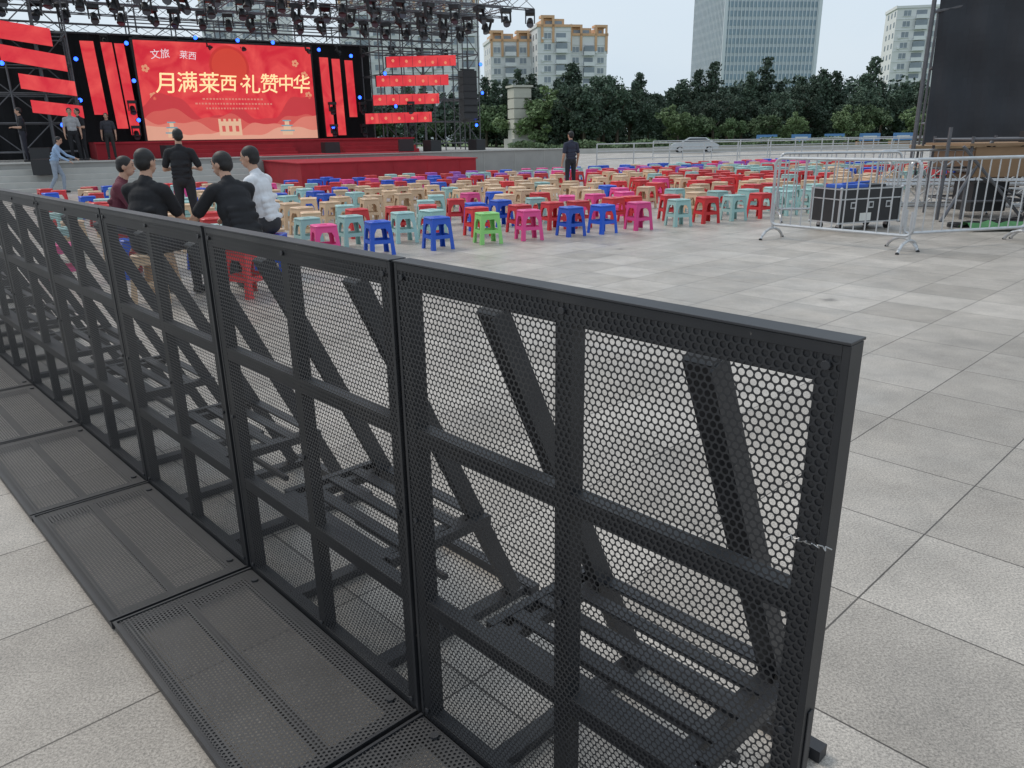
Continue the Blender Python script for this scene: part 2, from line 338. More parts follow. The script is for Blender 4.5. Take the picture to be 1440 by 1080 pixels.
A.obj('artwork',[em('a0',(.66,.04,.035)),em('a1',(.74,.065,.04)),em('a2',(.64,.05,.06)),em('a3',(.72,.12,.10)),em('a4',(.80,.24,.18)),em('a5',(.84,.42,.30)),em('a6',(.86,.55,.36)),em('a7',(.22,.40,.45)),em('a8',(.85,.35,.20)),em('a9',(.78,.26,.20))],None,scr)
gold=em('led_gold',(1.0,.74,.38),1.05);white=em('led_white',(.9,.80,.85),.8)
def text(body,s,z,size,m,off=.0,shear=.1,yy=y-.04,name='lettering',rot=0):
    cu=bpy.data.curves.new('t','FONT');cu.body=body;cu.size=size;cu.align_x='CENTER';cu.offset=off;cu.shear=shear;cu.space_character=.98
    o=bpy.data.objects.new('t',cu);COL.objects.link(o);dg=bpy.context.evaluated_depsgraph_get();me=bpy.data.meshes.new_from_object(o.evaluated_get(dg));bpy.data.objects.remove(o)
    me.materials.clear();me.materials.append(m)
    Mx=Matrix.Translation((s,yy,z))@Matrix.Rotation(R(90),4,'X')@Matrix.Rotation(R(rot),4,'Z')
    add(name,me,Mx,scr)
    if size>.5:
        # a second, slightly displaced stroke layer makes the brush strokes heavier
        add(name,me,Matrix.Translation((.014,.004,.010))@Mx,scr)
for ch,sx,zz,sz in [('月',-8.3,3.28,.84),('满',-7.52,3.32,.82),('莱',-6.70,3.30,.84),('西',-5.95,3.36,.70),('·',-5.45,3.35,.7),('礼',-5.05,3.3,.78),('赞',-4.3,3.33,.80),('中',-3.6,3.40,.70),('华',-2.95,3.34,.78)]:
    text(ch,sx,zz,sz,gold,rot=random.uniform(-3,3))
text('文旅',-8.35,4.5,.36,white,rot=6);text('莱西',-7.35,4.5,.32,white,rot=-4)
bars=MB()
def para(s0,s1,zt0,zt1,h,r,dx=0):
    P=[(s0,zt0-h),(s1,zt1-h),(s1+dx,zt1),(s0+dx,zt0)]
    i=len(bars.v);bars.v+=[(a,r,b2) for a,b2 in P]+[(a,r+.12,b2) for a,b2 in P]
    for q,mi in [((0,1,2,3),0),((5,4,7,6),1),((0,4,5,1),1),((1,5,6,2),1),((2,6,7,3),1),((3,7,4,0),1)]: bars.f.append(tuple(i+k for k in q));bars.m.append(mi)
for a in [(-14.4,-12.05,5.32,5.02,.55,7),(-13.6,-11.75,4.5,4.2,.5,7),(-13.2,-11.6,3.62,3.4,.47,7),(-13.0,-11.5,2.8,2.62,.4,7),
          (.2,3.5,4.66,4.84,.43,8),(-.3,3.1,3.9,4.03,.43,8),(-.5,2.6,3.14,3.25,.42,8),(-.9,2.2,2.4,2.48,.42,8)]: para(*a)
for s0,w2,zt,zb,dx in [(-11.0,.45,4.94,2.4,-.08),(-10.3,.38,4.92,1.9,-.1),(-9.85,.33,4.9,1.66,-.1)]: para(s0,s0+w2,zt,zt,zt-zb,9.5,dx)
for s0,w2,zt,zb,dx in [(-2.15,.38,4.68,1.5,-.05),(-1.62,.36,4.64,1.55,-.05),(-1.05,.36,4.6,2.3,-.05)]: para(s0,s0+w2,zt,zt,zt-zb,9.5,dx)
# module seams and gold motifs on the strips
for (s0,s1,zt,r_) in ((.2,3.5,4.72,8),(-.3,3.1,3.95,8),(-.5,2.6,3.18,8),(-.9,2.2,2.42,8)):
    k=s0+.6
    while k<s1: bars.box((k,r_-.004,zt-.40),(k+.012,r_-.001,zt-.02),1);k+=.6
    for q in range(5):
        c_=s0+.3+q*.62;bars.quad([(c_+.07*math.cos(t*1.05),r_-.006,zt-.21+.07*math.sin(t*1.05)) for t in range(6)][::-1],2)
bars.obj('led_strip_panels',[ledm,gear,em('a10',(.85,.30,.16))],ST)
bd=MB();N=60
for i in range(N):
    a=-15.5+16*i/N;b2=-15.5+16*(i+1)/N;ya=10.6+.08*math.sin(i*1.7);yb=10.6+.08*math.sin((i+1)*1.7)
    bd.quad([(a,ya,.83),(b2,yb,.83),(b2,yb,5.35),(a,ya,5.35)])
bd.obj('black_backdrop',[black],ST)
def scaffold(mb,xs,ys,z0,z1,step=1.0,r=.028,diag=True):
    for x in xs:
        for yv in ys: mb.tube((x,yv,z0),(x,yv,z1),r)
    z=z0+.3;k=0
    while z<z1:
        for yv in ys: mb.tube((xs[0],yv,z),(xs[-1],yv,z),r*.85)
        for x in xs: mb.tube((x,ys[0],z),(x,ys[-1],z),r*.85)
        if diag and z+step<z1:
            for i in range(len(xs)-1):
                if (i+k)%2: mb.tube((xs[i],ys[0],z),(xs[i+1],ys[0],z+step),r*.7)
                else: mb.tube((xs[i+1],ys[0],z),(xs[i],ys[0],z+step),r*.7)
        z+=step;k+=1
sc=MB();scaffold(sc,[0,1,2,3,4,4.8],[8.3,9.3,10.3],.83,9.5,.95);sc.obj('scaffold_tower',[dsteel],ST)
sc=MB();scaffold(sc,[-16.5,-15.5,-14.5,-13.5,-12.5,-11.6],[7.3,8.5,9.8],.83,9.5,.95);sc.obj('scaffold_tower',[dsteel],ST)
sc=MB();scaffold(sc,[-9.2,-7.5,-5.8,-4.1,-2.4,-.7],[11,12],.83,6.2,1.2);sc.obj('scaffold_wall',[dsteel],ST)
rf=MB()
def boxtruss(mb,a,b2,h=.4,r=.022,seg=.55):
    a=Vector(a);b2=Vector(b2);d=(b2-a);Ln=d.length;d.normalize();sd=d.cross(Vector((0,0,1))).normalized()*h/2;uu=Vector((0,0,h/2))
    C=[sd+uu,-sd+uu,-sd-uu,sd-uu]
    for q in C: mb.tube(a+q,b2+q,r,0,5)
    n=int(Ln/seg)
    for i in range(n):
        t0=a+d*(Ln*i/n);t1=a+d*(Ln*(i+1)/n)
        for k in range(4):
            q,q2=C[k],C[(k+1)%4]
            mb.tube(t0+(q if i%2 else q2),t1+(q2 if i%2 else q),r*.55,0,4,cap=False)
for r_,z in((3.5,6.35),(5.5,6.3),(8,6.2),(10.4,6.15)): boxtruss(rf,(-15,r_,z),(4.6,r_,z))
for s_ in (-14,-11.5,-9,-6.5,-4,-1.5,1,3.5): boxtruss(rf,(s_,3.5,6.3),(s_,10.6,6.3),.36)
boxtruss(rf,(-15,10.4,5.45),(4.6,10.4,5.45),.3)
for s_ in (-11.5,-9,-6.5,-4,-1.5,1): rf.tube((s_,10.4,5.4),(s_,10.4,6.3),.03)
rf.obj('lighting_truss',[dsteel],ST)
mh=MB();mh.box((-.17,-.13,-.12),(.17,.13,0));mh.box((-.17,-.05,-.42),(-.13,.05,-.12));mh.box((.13,-.05,-.42),(.17,.05,-.12))
mh.tube((0,.10,-.30),(0,-.08,-.50),.10,0,10,.125);mh.sphere((0,.1,-.30),.11,0,8);mh.tube((0,-.0795,-.5),(0,-.083,-.503),.11,1,10)
mhm=mh.mesh('moving_head_light',[gear,mat('lamp_glass',(.10,.11,.13),.1)])
for r_,z,st_,sc_ in((5.5,6.05,1.0,1.15),(8,5.96,.9,1.1),(10.1,5.28,1.3,.8),(3.5,6.1,1.1,1.15)):
    s_=-14.2
    while s_<4.5:
        add('moving_head_light',mhm,ST@TR(s_+random.uniform(-.1,.1),r_,z,R(random.uniform(-50,50)))@Matrix.Scale(sc_,4)@Matrix.Rotation(R(random.uniform(-25,25)),4,'X'));s_+=st_
for s_,r_ in((-11.6,8.8),(-9.7,9.2),(-1.9,9.2),(-.6,9.0),(1.2,8.0)):
    for z in (2.0,2.9): add('moving_head_light',mhm,ST@TR(s_,r_,z)@Matrix.Scale(.9,4))
bl=MB();bl.tube((0,.12,0),(0,-.02,0),.085,0,10,.1);bl.tube((0,-.021,0),(0,-.03,0),.085,1,10);blm=bl.mesh('stage_spotlight',[gear,mat('blue_led',(.02,.09,1.0),.4,0,.02,2,emit=True,es=5)])
for s_,r_,z in [(-13.6,6.8,3.9),(-9.55,9.3,4.9),(-9.5,9.3,3.6),(-9.55,9.3,2.2),(-2.25,9.3,4.95),(-1.9,9.3,1.9),(-11.3,9.3,4.3),(.5,8,2.7),(4.8,8.1,4.5),(4.85,8.1,3.3),(4.5,8.1,1.9),(-.6,9.3,3.1),(-11.4,9.3,2.9),(-7,9.8,5.25),(-5.4,9.8,5.22),(-4,9.8,5.2),(0.1,8,4.0),(-12.2,6.8,2.0),(-10.6,9.2,1.7),(-.9,9.2,4.75)]:
    add('stage_spotlight',blm,ST@TR(s_,r_,z,R(random.uniform(-15,15)))@Matrix.Scale(.85,4))
def speaker_mesh(n,w_,h_,d_):
    m=MB()
    for k in range(n):
        z=-k*h_;T=Matrix.Translation((0,0,z))@Matrix.Rotation(R(-2.5*k),4,'X')
        m.box((-w_/2,-d_/2,-h_+.015),(w_/2,d_/2,0),0,T);m.box((-w_/2+.03,-d_/2-.006,-h_+.035),(w_/2-.03,-d_/2-.001,-.02),1,T)
    m.tube((0,0,0),(0,0,.8),.02);m.box((-w_/2,-.05,.02),(w_/2,.05,.08));return m
grille=mat('speaker_grille',(.03,.03,.032),.7,0,.3,80)
speaker_mesh(7,.7,.3,.45).obj('line_array_speaker',[gear,grille],ST@TR(4.0,7.9,4.2))
sp=MB();sp.box((-.35,-.3,0),(.35,.3,.55));sp.box((-.32,-.306,.03),(.32,-.301,.52),1);spm=sp.mesh('stage_speaker',[gear,grille])
for s_,r_,z in((-13.0,3.9,.5),(-13.0,5.2,.824),(-9.0,6.0,.824),(-3.2,6.0,.824),(1.3,6.2,.824),(-.3,5.3,.89),(4,7.2,.824)): add('stage_speaker',spm,ST@TR(s_,r_,z,R(random.uniform(-20,20)))@Matrix.Scale(.85,4))
# ------------------------------------------------------------ steel fences
def fence_mesh(Ln=2.0,Hh=1.12):
    m=MB();r=.021;zb=.2;rc=.09;path=[]
    for cx,cz,a0 in((rc,Hh-rc,180),(Ln-rc,Hh-rc,90),(Ln-rc,zb+rc,0),(rc,zb+rc,-90)):
        for k in range(5):
            a=R(a0-90*k/4);path.append((cx+rc*math.cos(a),0,cz+rc*math.sin(a)))
    for a,b2 in zip(path,path[1:]+path[:1]): m.tube(a,b2,r,0,8)
    n=13
    for i in range(1,n): m.tube((Ln*i/n,0,zb),(Ln*i/n,0,Hh),.0095,0,6)
    for x in(.03,Ln-.03):
        m.tube((x,0,zb+.3),(x,0,.14),r*.9,0,8)
        arc=[(x,-.27,.01),(x,-.25,.05),(x,-.17,.11),(x,-.06,.145),(x,.06,.145),(x,.17,.11),(x,.25,.05),(x,.27,.01)]
        for a,b2 in zip(arc,arc[1:]): m.tube(a,b2,r*.9,0,8)
        m.tube(arc[0],(x,-.285,.0),.024,1,8);m.tube(arc[-1],(x,.285,.0),.024,1,8)
    return m.mesh('crowd_control_fence',[steel,gear],False)
fm=fence_mesh()
def fence(a,b2):
    add('crowd_control_fence',fm,TR(a[0],a[1],0,math.atan2(b2[1]-a[1],b2[0]-a[0])))
fence((3.79,11.2),(5.05,9.67));fence((5.08,9.95),(7.02,10.46));fence((7.07,10.5),(9,10.9));fence((4.6,13.4),(6.5,13.3));fence((6.6,14.1),(8.5,14.2))
def flight_case(name,M4,L_=1.2,D_=.6,H_=.5,top=True):
    m=MB();m.box((0,0,.12),(L_,D_,.12+H_),0)
    z0_,z1_=.12,.12+H_;e_=.018
    for z in(z0_,z1_-e_,z0_+H_*.68):
        m.box((-e_/3,-e_/3,z),(L_+e_/3,-.001+.0,z+e_),1);m.box((-e_/3,D_+.001,z),(L_+e_/3,D_+e_/3,z+e_),1)
        m.box((-e_/3-.002,0,z),(-.001,D_,z+e_),1);m.box((L_+.001,0,z),(L_+e_/3+.002,D_,z+e_),1)
    for x in(0,L_):
        for yv in(0,D_): m.box((x-.012,yv-.012,z0_),(x+.012,yv+.012,z1_),1);m.sphere((x,yv,z1_),.025,1);m.sphere((x,yv,z0_),.025,1)
    for x in(.25,.6,.95):
        x*=L_/1.2;m.box((x-.05,-.012,z0_+.22),(x+.05,-.002,z0_+.32),1);m.box((x-.03,-.016,z0_+.24),(x+.03,-.0125,z0_+.30),0)
    for x in(.12,L_-.12):
        for yv in(.1,D_-.1): m.tube((x-.02,yv,.055),(x+.02,yv,.055),.055,2,12);m.box((x-.03,yv-.03,.06),(x+.03,yv+.03,.12),1)
    if top:
        m.box((.1,.1,z1_+.001),(.6,.45,z1_+.05),3);m.box((.65,.15,z1_+.001),(1.0,.5,z1_+.035),0);m.tube((.2,.2,z1_+.06),(.9,.4,z1_+.06),.02,3,6)
    m.box((.4,-.0035,z0_+.03),(.62,-.0015,z0_+.15),4)
    m.obj(name,[gear,steel,mat('rubber',(.02,.02,.02),.8),mat('blue_tarp',(.04,.12,.5),.6),mat('paper_label',(.7,.7,.66),.7)],M4)
flight_case('flight_case',TR(5.0,11.75,0,R(20)),1.18,.62,.52)
flight_case('flight_case',TR(8.6,12.6,0,R(-12)),.8,.6,.6,False)
# ------------------------------------------------------------ control tower (drape + scaffold)
ct=empty('control_tower',TR(9.95,19.3,0,R(-24)))
m=MB();scaffold(m,[.1,1.5,3.0,4.5,6.0],[0.1,1.6],0,4.3,1.3,.03)
m.tube((-.12,-.25,0),(-.12,-.25,5.6),.05)
m.tube((-.12,-.25,4.0),(1.5,.1,4.3),.03)
m.obj('scaffold',[dsteel],None,ct)
m=MB();m.box((-.1,-.1,1.0),(6.4,2.1,1.08));m.obj('deck',[mat('plywood',(.28,.19,.11),.8,0,.25,3)],None,ct)
m=MB();NX,NZ=60,24
def dp(i,j):
    x=i/NX*6.4;t=j/NZ;z=1.12+t*(3.30+.14*x+.12*math.sin(x*2.1))
    return (x+.10*(1-t),-.24+.05*math.sin(i*.9+j*.18)+.035*math.sin(j*.6+i*.2)+.10*math.sin(x*1.6+t*2.5),z)
for i in range(NX):
    for j in range(NZ): m.quad([dp(i,j),dp(i+1,j),dp(i+1,j+1),dp(i,j+1)])
m.obj('black_drape',[mat('black_mesh_cloth',(.034,.037,.044),.85,0,.35,1.5)],None,ct,True)
m=MB()
for k in range(12):
    x=random.uniform(-.1,5.5);z=random.uniform(0,.4);yy=random.uniform(.2,1.2);m.box((x,yy,z),(x+random.uniform(.3,.7),yy+random.uniform(.3,.6),z+random.uniform(.25,.5)),k%3)
m.box((.3,-.02,.55),(1.6,.03,.98),1);m.box((3.1,-.02,.15),(4.2,.03,.9),1)
m.obj('stored_gear',[gear,mat('brown_board',(.22,.13,.08),.8),mat('grey_box',(.3,.3,.31),.6)],None,ct)
m=MB();boxtruss(m,(7.4,15.5,.25),(11.5,14.6,.25),.4,.025,.4);boxtruss(m,(7.6,15.9,.7),(11.5,15.1,.7),.4,.025,.4)
m.obj('truss_sections',[steel])
m=MB();scaffold(m,[7.7,8.8,9.9],[13.2,14.4],0,1.35,.5,.025);m.box((7.6,13.1,1.2),(10.0,14.5,1.24),1);m.box((7.75,13.15,.7),(8.7,13.19,1.18),1);m.box((7.9,13.3,.12),(8.5,13.9,.6),2);m.box((8.9,13.18,.1),(9.5,13.22,.95),1);m.box((8.9,13.5,1.241),(9.4,13.9,1.42),2);m.tube((7.2,12.9,0),(8.1,13.3,1.3),.03,0);m.tube((7.3,13.2,0),(7.3,13.2,1.5),.03,0);m.tube((8.6,12.9,0),(7.5,13.1,1.2),.025,0)
m.obj('equipment_rack',[dsteel,mat('wood_board',(.26,.16,.09),.8),gear])
m=MB()
for q in range(5):
    cx,cy=7.0+.35*q,12.0+.12*q;rr=.16+.02*q;pp=[(cx+rr*math.cos(a*.5),cy+rr*math.sin(a*.5),.02+.006*a*.3) for a in range(38)]
    for a,b2 in zip(pp,pp[1:]): m.tube(a,b2,.012,0,5,cap=False)
m.obj('cable_coils',[gear])
m=MB();P_=[]
for i in range(13):
    for j in range(4): P_.append((6.9+i*.2,11.5+j*.12+.03*math.sin(i),.03+.12*abs(math.sin(i*1.3+j))*(1 if 0<j<3 else .2)))
for i in range(12):
    for j in range(3): a=i*4+j;m.quad([P_[a],P_[a+4],P_[a+5],P_[a+1]])
m.obj('green_net',[mat('green_net_mat',(.05,.17,.06),.8,0,.4,9)],None,None,True)
# ------------------------------------------------------------ far ground features
grass=mat('grass',(.10,.15,.05),.95,0,.4,.8)
g=MB();g.quad([(-80,66,.01),(300,66,.01),(300,400,.01),(-300,400,.01)]);g.obj('lawn',[grass])
g=MB();g.box((-4,60,0),(120,60.3,.35));g.obj('stone_kerb',[stone2])
def leafmass(mb,pts,size,mi=0):
    for P in pts:
        n=Vector((random.gauss(0,1),random.gauss(0,1),random.gauss(0,1)+.4)).normalized();u=n.orthogonal().normalized();w_=n.cross(u);a=random.uniform(0,6.3)
        u2=u*math.cos(a)+w_*math.sin(a);w2=n.cross(u2);sz=size*random.uniform(.6,1.4)
        mb.quad([P-u2*sz,P-w2*sz*.7,P+u2*sz,P+w2*sz*.7],mi)
leafD=mat('dark_foliage',(.062,.098,.064),.8,0,.5,.9,rand=.3)
leafM=mat('mid_foliage',(.095,.145,.066),.8,0,.45,.9,rand=.25)
leafL=mat('light_foliage',(.15,.21,.095),.8,0,.4,.9,rand=.2)
leafB=mat('far_foliage',(.075,.112,.085),.85,0,.5,.35)
bark=mat('bark',(.10,.08,.06),.9,0,.3,5)
hd=MB();P=[]
for i in range(9000):
    x=random.uniform(0,26);P.append(Vector((x,random.uniform(61,64),random.uniform(.1,.75+.2*math.sin(x*1.3)))))
leafmass(hd,P,.12);hd.obj('hedge',[leafM])
def conifer(h,seed,wide=.26,leaf=None):
    random.seed(seed);m=MB();m.tube((0,0,0),(0,0,h*.97),h*.018,1,6,.01)
    lv=int(h*3.4)
    for l in range(lv):
        z=h*(.10+.88*l/lv);t=(z/h);rad=h*wide*(1-t)**.8*random.uniform(.7,1.15)+.12
        nb=7 if t<.7 else 5
        for k in range(nb):
            a=random.uniform(0,6.3);rr=rad*random.uniform(.65,1.15);tip=Vector((math.cos(a)*rr,math.sin(a)*rr,z-rr*.18+random.uniform(-.1,.15)))
            base=Vector((0,0,z))
            if t<.8:m.tube(base,tip,.03,1,3,.008,False)
            n=int(9+rr*10);pts=[]
            for q in range(n):
                tt=random.uniform(.2,1.05);sp_=.22*(1.1-tt)+.09
                pts.append(base.lerp(tip,tt)+Vector((random.gauss(0,sp_),random.gauss(0,sp_),random.gauss(0,.10))))
            leafmass(m,pts,.15)
    return m.mesh('conifer',[leaf or leafD,bark])
def broad(h,seed,leaf,wid=.38):
    random.seed(seed);m=MB();top=Vector((0,0,h*.42));m.tube((0,0,0),top,h*.028,1,7,h*.016)
    for k in range(20):
        a=random.uniform(0,6.3);el=random.uniform(-.1,1.25);d=Vector((math.cos(a)*math.cos(el)*wid*h,math.sin(a)*math.cos(el)*wid*h,math.sin(el)*h*.5)) *random.uniform(.6,1)
        s0=Vector((0,0,h*random.uniform(.2,.45)));tip=s0+d;m.tube(s0,tip,h*.010,1,5,.015)
        for q in range(4):
            cc=s0.lerp(tip,random.uniform(.5,1.05))+Vector((random.gauss(0,.4),random.gauss(0,.4),random.gauss(0,.25)));rr=random.uniform(.35,.85)*h/8
            pts=[cc+Vector((random.gauss(0,1),random.gauss(0,1),random.gauss(0,.8))).normalized()*rr*random.uniform(.5,1.05) for _ in range(75)]
            leafmass(m,pts,.14)
    return m.mesh('broadleaf',[leaf,bark])
CV=[conifer(8.3,11,.3),conifer(7.8,12,.25),conifer(7.2,13,.36),conifer(8.8,14,.27)]
BV=[broad(7.2,21,leafD,.46),broad(6.0,22,leafM,.44),broad(5.4,23,leafL,.44),broad(7.6,24,leafD,.42)]
random.seed(99)
def tree(me,nm,x,y,sc_): add(nm,me,TR(x,y,0,random.uniform(0,6.3))@Matrix.Diagonal((sc_*random.uniform(.9,1.15),sc_,sc_*random.uniform(.92,1.08),1)))
x=-4.5
while x<54:
    dip=.80 if 15<x<19.5 else 1
    tree(random.choice(CV),'conifer_tree',x+random.uniform(-.5,.5),random.uniform(92,98),dip*random.uniform(.80,1.06));x+=random.uniform(1.0,1.8)
x=5.5
while x<52:
    tree(random.choice([BV[0],BV[3],BV[0],CV[2]]),'broadleaf_tree',x,random.uniform(82,89),random.uniform(.72,.98)*(.8 if 13<x<20 else 1));x+=random.uniform(2.0,3.2)
for x,y_,k,s_ in[(3.3,84,2,1.25),(5.0,86,1,1.0),(17,80,2,.85),(18.6,79,1,.7),(22,78,1,.6),(25,78,1,.7),(28,78,2,.6),(33,78,2,.75),(35.5,80,1,.9),(40,78,2,.7),(44,80,1,.8),(-2.5,92,1,1.1),(9,80,0,1.05),(11,81,3,.98),(7.6,80,3,.9)]: tree(BV[k],'broadleaf_tree',x,y_,s_)
for x in range(-40,-4,3): tree(random.choice(BV[:2]+CV[:1]),'broadleaf_tree',x+random.uniform(-1,1),random.uniform(95,105),random.uniform(.7,1.))
bk=MB();P=[]
for _ in range(26000):
    x=random.uniform(-45,75);top=6.2+.8*math.sin(x*.9)+.6*math.sin(x*2.3+1)+.5*math.sin(x*5.1);P.append(Vector((x,random.uniform(101,107),top*random.random()**.6)))
leafmass(bk,P,.34);bk.obj('distant_tree_mass',[leafB])
m=MB();m.box((-1.3,-1.3,0),(1.3,1.3,1.0),1)
for k in range(5): m.box((-.95,-.95,1.0+k*1.0),(.95,.95,1.88+k*1.0),0);m.box((-.82,-.82,1.88+k*1.0),(.82,.82,2.0+k*1.0),1)
m.box((-1.1,-1.1,6.0),(1.1,1.1,6.2),0);m.obj('stone_column',[mat('cream_stone',(.52,.50,.44),.8,0,.1,2),stone2],TR(1.2,84,0,R(20)))
# car
m=MB()
prof=[(-2.15,.35),(-2.2,.75),(-1.75,.95),(-1.05,1.38),(.55,1.42),(1.35,.98),(2.1,.82),(2.2,.4)]
Wc=.85;n_=len(prof)
for i in range(n_):
    a=prof[i];b2=prof[(i+1)%n_];wa=Wc*(.8 if a[1]>1.1 else 1);wb=Wc*(.8 if b2[1]>1.1 else 1)
    glass=1 if i in(2,4) else 0
    m.quad([(a[0],-wa,a[1]),(b2[0],-wb,b2[1]),(b2[0],wb,b2[1]),(a[0],wa,a[1])],glass)
for sgn in(-1,1):
    low=[(a[0],sgn*Wc,a[1]) for a in (prof[0],prof[1],prof[2],prof[5],prof[6],prof[7])];m.quad(low,0)
    m.quad([(prof[2][0],sgn*Wc,prof[2][1]),(prof[5][0],sgn*Wc,prof[5][1]),(prof[4][0],sgn*Wc*.8,prof[4][1]),(prof[3][0],sgn*Wc*.8,prof[3][1])],0)
    m.quad([(-1.45,sgn*(Wc*.985+.01),1.02),(1.05,sgn*(Wc*.985+.01),1.02),(.5,sgn*(Wc*.83+.012),1.33),(-.95,sgn*(Wc*.83+.012),1.33)],1)
    for x in(-1.35,1.35): m.tube((x,sgn*Wc*1.02,.33),(x,sgn*Wc*.8,.33),.33,2,16);m.tube((x,sgn*Wc*1.03,.33),(x,sgn*Wc*1.021,.33),.2,3,12)
m.obj('parked_car',[mat('silver_car_paint',(.50,.53,.55),.25),mat('car_glass',(.03,.035,.04),.08),mat('tyre',(.02,.02,.02),.8),steel],TR(13.4,57.5,0,R(172))@Matrix.Scale(.76,4))
m=MB()
for a,b2 in(((4,36),(34,46)),((8,44),(50,56))):
    n_=int(math.dist(a,b2)/1.8);a=Vector((*a,0));b2=Vector((*b2,0))
    for i in range(n_+1):
        q=a.lerp(b2,i/n_);m.tube(q,q+Vector((0,0,1.0)),.03,0,6)
    for z in(.35,.68,1.0): m.tube(a+Vector((0,0,z)),b2+Vector((0,0,z)),.025,0,6)
m.obj('metal_railing',[steel])
bs=mat('blue_sign',(.10,.24,.50),.5);bw=mat('sign_white',(.7,.7,.7),.6);bp_=mat('wood_plinth',(.34,.2,.11),.8)
for k,x in enumerate((23.3,26.4,29.4,32.6,35.6,38.8)):
    m=MB();m.tube((-.8,0,0),(-.8,0,.9),.05,1);m.tube((.8,0,0),(.8,0,.9),.05,1);m.box((-.9,-.05,.45),(.9,.05,1.1),0);m.box((-.6,-.058,.7),(.6,-.052,.88),2);m.box((-1.0,.1,0),(1.0,.6,.4),3)
    m.obj('blue_signboard',[bs,steel,bw,bp_],TR(x,72,0,R(random.uniform(-8,8))))
# ------------------------------------------------------------ buildings
cream=mat('white_render',(.72,.73,.73),.8,0,.06,.2);orange=mat('orange_render',(.66,.41,.24),.8,0,.12,.3);glassb=mat('window_glass',(.24,.28,.32),.2,0,.4,.35);rail=mat('balcony_white',(.74,.76,.77),.7,0,.1,.5)  # facade colours and window glass lightened to paint in distance haze
def apartment(name,M4,W_,D_,H_,acc=True,steps=None):
    e=empty(name,M4);w_=MB();g_=MB();b_=MB();r_=MB()
    w_.box((0,0,0),(W_,D_,H_),0);fl=3.0;nf=int(H_/fl);bay=4.0;nb=int(W_/bay);off=(W_-nb*bay)/2
    for f_ in range(nf):
        z=f_*fl+.9
        for k in range(nb):
            x=off+k*bay
            if k%3==1:
                b_.box((x+.3,-1.3,z-.95),(x+bay-.3,-.002,z-.8),0);b_.box((x+.3,-1.3,z-.8),(x+bay-.3,-1.2,z+.15),0)
                g_.box((x+.5,-.05,z-.7),(x+bay-.5,-.003,z+1.5),0)
                if f_%2==0: g_.box((x+.35,-1.28,z+.16),(x+bay-.35,-1.22,z+1.7),0)
            else:
                g_.box((x+1.0,-.05,z),(x+bay-1.0,-.003,z+1.5),0);b_.box((x+.85,-.2,z-.15),(x+bay-.85,-.052,z-.02),0);b_.box((x+bay/2-.05,-.09,z),(x+bay/2+.05,-.055,z+1.5),0)
                if random.random()<.35: b_.box((x+.2,-.5,z-.3),(x+.9,-.004,z+.3),0)
        for k in range(int(D_/4)):
            y_=k*4+1.2;g_.box((-.05,y_,z),(-.003,y_+1.4,z+1.5),0);g_.box((W_+.003,y_,z),(W_+.05,y_+1.4,z+1.5),0)
        b_.box((-.12,-.12,f_*fl+2.95),(W_+.12,-.004,f_*fl+3.05),0)
    if acc:
        for k in range(0,nb,2):
            x=off+k*bay;r_.box((x,-.3,H_-4.2),(x+.7,-.13,H_+2.4),0);x2=min(x+bay*2,W_);r_.box((x,-.3,H_+2.4),(x+bay,3,H_+3.1),0)
            r_.box((x+.8,1,H_),(x2-.8,D_-2,H_+2.3),0);r_.box((x+1.5,.9,H_+.8),(x2-1.5,.98,H_+1.7),1)
            r_.box((x+bay-.7,-.3,H_-4.2),(x+bay,-.13,H_+2.4),0)
        r_.box((W_+.06,-.1,H_-5),(W_+.2,D_,H_-.05),0)
    r_.box((-.3,-.3,H_+.001),(W_+.3,.0,H_+.7),0 if acc else 2);r_.box((-.3,.0,H_+.001),(.0,D_,H_+.9),2);r_.box((W_,.0,H_+.001),(W_+.3,D_,H_+.9),2)
    w_.obj('walls',[cream],None,e);g_.obj('windows',[glassb],None,e);b_.obj('balconies',[rail],None,e);r_.obj('roof_structures',[orange,glassb,cream],None,e)
apartment('apartment_building',TR(-5,250,0,R(10)),16,14,28)
apartment('apartment_building',TR(9,243,0,R(10)),10,14,31)
apartment('apartment_building',TR(19,252,0,R(12)),12,14,29.5)
apartment('apartment_building',TR(-46,230,0,R(4)),16,14,40)
apartment('apartment_building',TR(-29.5,226,0,R(4)),22,14,37)
apartment('apartment_building',TR(-95,260,0,R(-5)),24,14,46)
apartment('apartment_building',TR(119,255,0,R(-12)),26,14,36,False)
def office(M4,W_,D_,H_):
    e=empty('office_tower',M4);w_=MB();g_=MB();f_=MB();w_.box((0,0,0),(W_,D_,H_),0)
    n=int(H_/4)
    for k in range(n):
        z=k*4+1.1;g_.box((1.0,-.12,z),(W_-1,-.004,z+2.5),0);g_.box((-.12,1,z),(-.004,D_-1,z+2.5),0);g_.box((W_+.004,1,z),(W_+.12,D_-1,z+2.5),0)
    x=2
    while x<W_-1: f_.box((x-.18,-.6,3),(x+.18,-.13,H_),0);x+=1.9
    y_=2
    while y_<D_-1: f_.box((-.6,y_-.18,3),(-.13,y_+.18,H_),0);y_+=1.9
    f_.box((-.7,-.7,0),(1,-.004,H_+1.5),0);f_.box((W_-1,-.7,0),(W_+.7,-.004,H_+1.5),0)
    w_.obj('walls',[mat('office_panel',(.52,.57,.61),.6,0,.08,.1)],None,e);g_.obj('windows',[mat('office_glass',(.24,.33,.40),.15,0,.35,.08)],None,e);f_.obj('fins',[mat('office_fins',(.62,.67,.70),.6)],None,e)
office(TR(104,398,0,R(6)),47,45,92)
